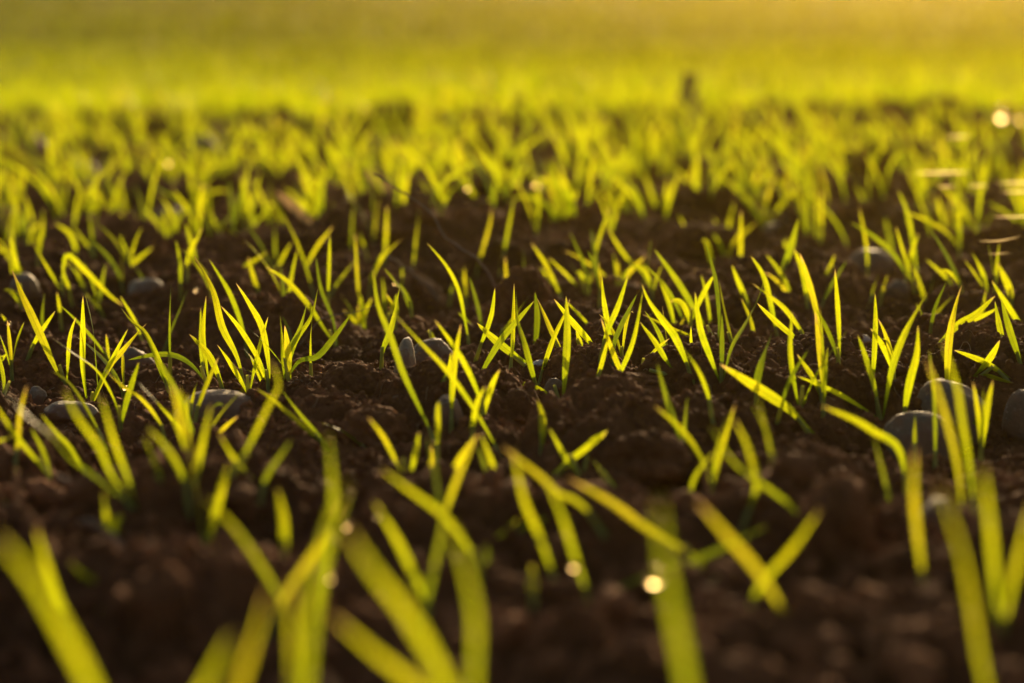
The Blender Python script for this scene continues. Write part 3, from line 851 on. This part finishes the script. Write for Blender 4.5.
def dry_leaf(pts, w, row, label):
    b = on_ground(pts[0][0], row)
    C = np.array([np.array([0, 0, CAM_H]) + ray(x, y) * (b[1] / ray(x, y)[1]) for x, y in spline(pts, 14)])
    V, F, UV = blade_geo(C - C[0], w * project(b)[2] / FPX, np.array([.1, -1, .4]), 3, .3, .6)
    o = mesh_obj("dry_leaf", V, F, M_STRAW, None, UV, loc=tuple(C[0])); tag(o, label, "dry leaf", "withered leaves")
dry_leaf([(318,232),(300,212),(276,191)], 9, 236, "pinkish withered leaf slanting down behind the left-centre blades")
dry_leaf([(735,282),(715,275),(693,270)], 7, 284, "pale withered leaf lying flat across the blades right of centre")
dry_leaf([(395,196),(380,182),(366,170)], 10, 200, "wide tan withered leaf behind the tip of the long dry stalk")

# a withered stump on the crest
def stump():
    g = on_ground(688, 132)
    root = empty("withered_stump", tuple(g))
    s = project(g)[2] / FPX
    P = np.array([[0, 0, -.01], [.001, 0, .02], [-.002, .003, .045], [.001, .0, .072], [.004, 0, .088]]); P = spline(P, 14)
    V, F = tube(P, np.linspace(.015, .010, 14) * (1 + .3 * rng.random(14)), 9)
    mesh_obj("stem", V, F, M_ROOT, root)
    for a in (-1, 1):
        Q = spline(np.array([[0, 0, .03], [a * .012, 0, .045], [a * .024, .004, .05 + .01 * a]]), 8)
        V, F = tube(Q, np.linspace(.005, .002, 8), 6); mesh_obj("twig", V, F, M_ROOT, root)
    tag(root, "dark withered weed stump standing up on the crest", "stump")
stump()

TH = "sunlit spider threads"
for (xa, xb, yp, row, r, lab) in (
    (977, 1022, 240, 330, .0011, "bright tapering spider thread glinting by the right edge, lone and sharp"),
    (986, 1012, 253, 335, .0007, "short white spider thread just under the lone sharp one"),
    (916, 969, 172, 258, .0030, "long orange glinting spider thread left of the dark right-hand clod"),
    (938, 955, 186, 264, .0018, "short pale spider thread just under the long orange one"),
    (968, 988, 185, 264, .0018, "short pinkish spider thread in front of the dark right-hand clod"),
    (997, 1040, 182, 262, .0026, "upper thick spider thread cut by the right edge"),
    (1000, 1040, 191, 270, .0022, "yellow spider thread under the upper thick one at the right edge"),
    (992, 1040, 216, 292, .0016, "thin orange spider thread midway down the right edge"),
    (946, 970, 136, 215, .0024, "faint blurred spider thread highest of all")):
    yy = on_ground(xa, row)[1]
    S = spline([(xa, yp + 1), ((xa + xb) / 2, yp + .6), (xb, yp - (4 if yp == 240 else 0))], 16)
    P = np.array([np.array([0, 0, CAM_H]) + ray(x, y) * (yy / ray(x, y)[1]) for x, y in S])
    hw = r * .22 * (.08 + np.sin(np.linspace(0.05, math.pi - .05, 16)))      # flat tapering band, shaped so the sun shows as a glint
    up = np.array([0, -.25, .97])
    Q = P - P[0]; V = np.stack([Q - up * hw[:, None], Q + np.array([0, -.0003, 0]), Q + up * hw[:, None]], 1).reshape(-1, 3)
    i = (np.arange(15)[:, None] * 3 + np.arange(2)[None]).ravel()
    F = np.stack([i, i + 1, i + 4, i + 3], -1)
    o = mesh_obj("spider_thread", V, F, M_SILK, loc=tuple(P[0])); tag(o, lab, "spider thread", TH)

DW = "dewdrops catching the sun"
for (x, y, row, r, lab) in (
    (1001, 115, 136, .0105, "large brilliant dewdrop shining on the crest by the right edge"),
    (1021, 118, 138, .0070, "dimmer dewdrop touching the brilliant one at the right edge"),
    (655, 577, 640, .0038, "bright golden dewdrop on the blurred blade in the centre foreground"),
    (574, 565, 612, .0020, "pale dewdrop left of the golden one in the centre foreground"),
    (347, 526, 570, .0014, "pale dewdrop on the thick blurred tuft in the left-centre foreground"),
    (378, 515, 560, .0015, "dewdrop right of and above the one on the thick tuft"),
    (331, 578, 610, .0013, "lowest dewdrop on the thick blurred tuft"),
    (125, 388, 404, .0016, "tiny white dewdrop on the crossing blade near the flat slab"),
    (9, 323, 340, .0014, "tiny dewdrop on the dark leaf by the left edge"),
    (196, 290, 300, .0017, "oval white dewdrop on the blurred blade left of the tall leaning tuft"),
    (387, 284, 300, .0017, "white dewdrop low between the two short upright blades"),
    (395, 283, 300, .0013, "smaller pinkish dewdrop beside the white one"),
    (169, 163, 190, .0028, "round pinkish dewdrop blurred in front of the dark bluish stone"),
    (58, 188, 214, .0022, "pale blurred dewdrop among the far left blades"),
    (468, 188, 214, .0024, "pale blurred dewdrop above the long dry stalk"),
    (537, 184, 212, .0050, "tan blurred dewdrop behind the central tuft"),
    (711, 330, 344, .0011, "tiny white dewdrop between the dense upright blades")):
    g = on_ground(x, row)
    d = ray(x, y); c = np.array([0, 0, CAM_H]) + d * (g[1] / d[1])
    v, f = ICO[3]
    vv = v * np.array([1, 1, 1.12]) * (1 + .03 * n3(v, 2, 4))[:, None] * r
    o = mesh_obj("dewdrop", vv, f, M_DEW, loc=tuple(c)); tag(o, lab, "dewdrop", DW)

# ------------------------------------------------------------------ volume added for the veiling glare of the sun
def glare_haze():
    x, y0, y1, z0, z1 = 330, -40, 360, -1.4, 1.75
    V = np.array([[sx, sy, sz] for sz in (z0, z1) for sy in (y0, y1) for sx in (-x, x)])
    F = np.array([[0, 2, 3, 1], [4, 5, 7, 6], [0, 1, 5, 4], [2, 6, 7, 3], [0, 4, 6, 2], [1, 3, 7, 5]])
    m, t = new_mat("glare_haze")
    v = N(t, "ShaderNodeVolumePrincipled")
    v.inputs["Color"].default_value = (1, .76, .05, 1); v.inputs["Density"].default_value = GLARE_HAZE
    v.inputs["Anisotropy"].default_value = .93
    o = N(t, "ShaderNodeOutputMaterial"); L(t, v.outputs[0], o.inputs["Volume"])
    ob = mesh_obj("glare_haze", V, F, m, smooth_=False)
    tag(ob, "warm veil of sun glare added over the whole field", None, None, "stuff")
GLARE_HAZE = 0.0040
if GLARE_HAZE: glare_haze()

# ------------------------------------------------------------------ labels of the seedlings
ORD = ["nearest", "second", "third", "fourth", "fifth", "sixth", "seventh", "eighth", "ninth", "tenth", "eleventh", "twelfth", "thirteenth",
       "fourteenth", "fifteenth", "sixteenth", "seventeenth", "eighteenth", "nineteenth", "twentieth"]
cells = {}
for s in SEEDLINGS:
    px, py = s['px'], s['py']
    m = min(LANDMARKS, key=lambda q: math.hypot(q[1] - px, (q[2] - py) * 2.2))
    dx, dy = px - m[1], (py - m[2]) * 2.2
    rel = ("in front of" if dy > 0 else "behind") if abs(dy) > abs(dx) else ("right of" if dx > 0 else "left of")
    s['cell'] = (m[0], rel); s['d'] = math.hypot(dx, dy)
    cells.setdefault(s['cell'], []).append(s)
NUM = {1: "single-bladed", 2: "two-bladed", 3: "three-bladed", 4: "four-bladed"}
for key, ss in cells.items():
    ss.sort(key=lambda q: q['d'])
    for i, s in enumerate(ss):
        tip = max((C[-1] for C in s['C']), key=lambda q: q[2])
        h = tip[2] - s['base'][2]; sl = np.mean([C[-1][0] - C[0][0] for C in s['C']])
        size = "tall" if h > .066 else ("short" if h < .04 else "middling")
        lean = "leaning left" if sl < -.012 else ("leaning right" if sl > .012 else "upright")
        n = len(s['C'])
        lab = f"{size} {lean} {NUM[n]} seedling, {ORD[i] if i < 20 else ('twenty-' + ORD[i - 20] if i > 20 else 'twenty-first')} {key[1]} the {key[0]}"
        tag(s['o'], lab, "seedling", GRP)
print("seedlings", len(SEEDLINGS), "traced", len(tufts), "max in a cell", max(len(v) for v in cells.values()))
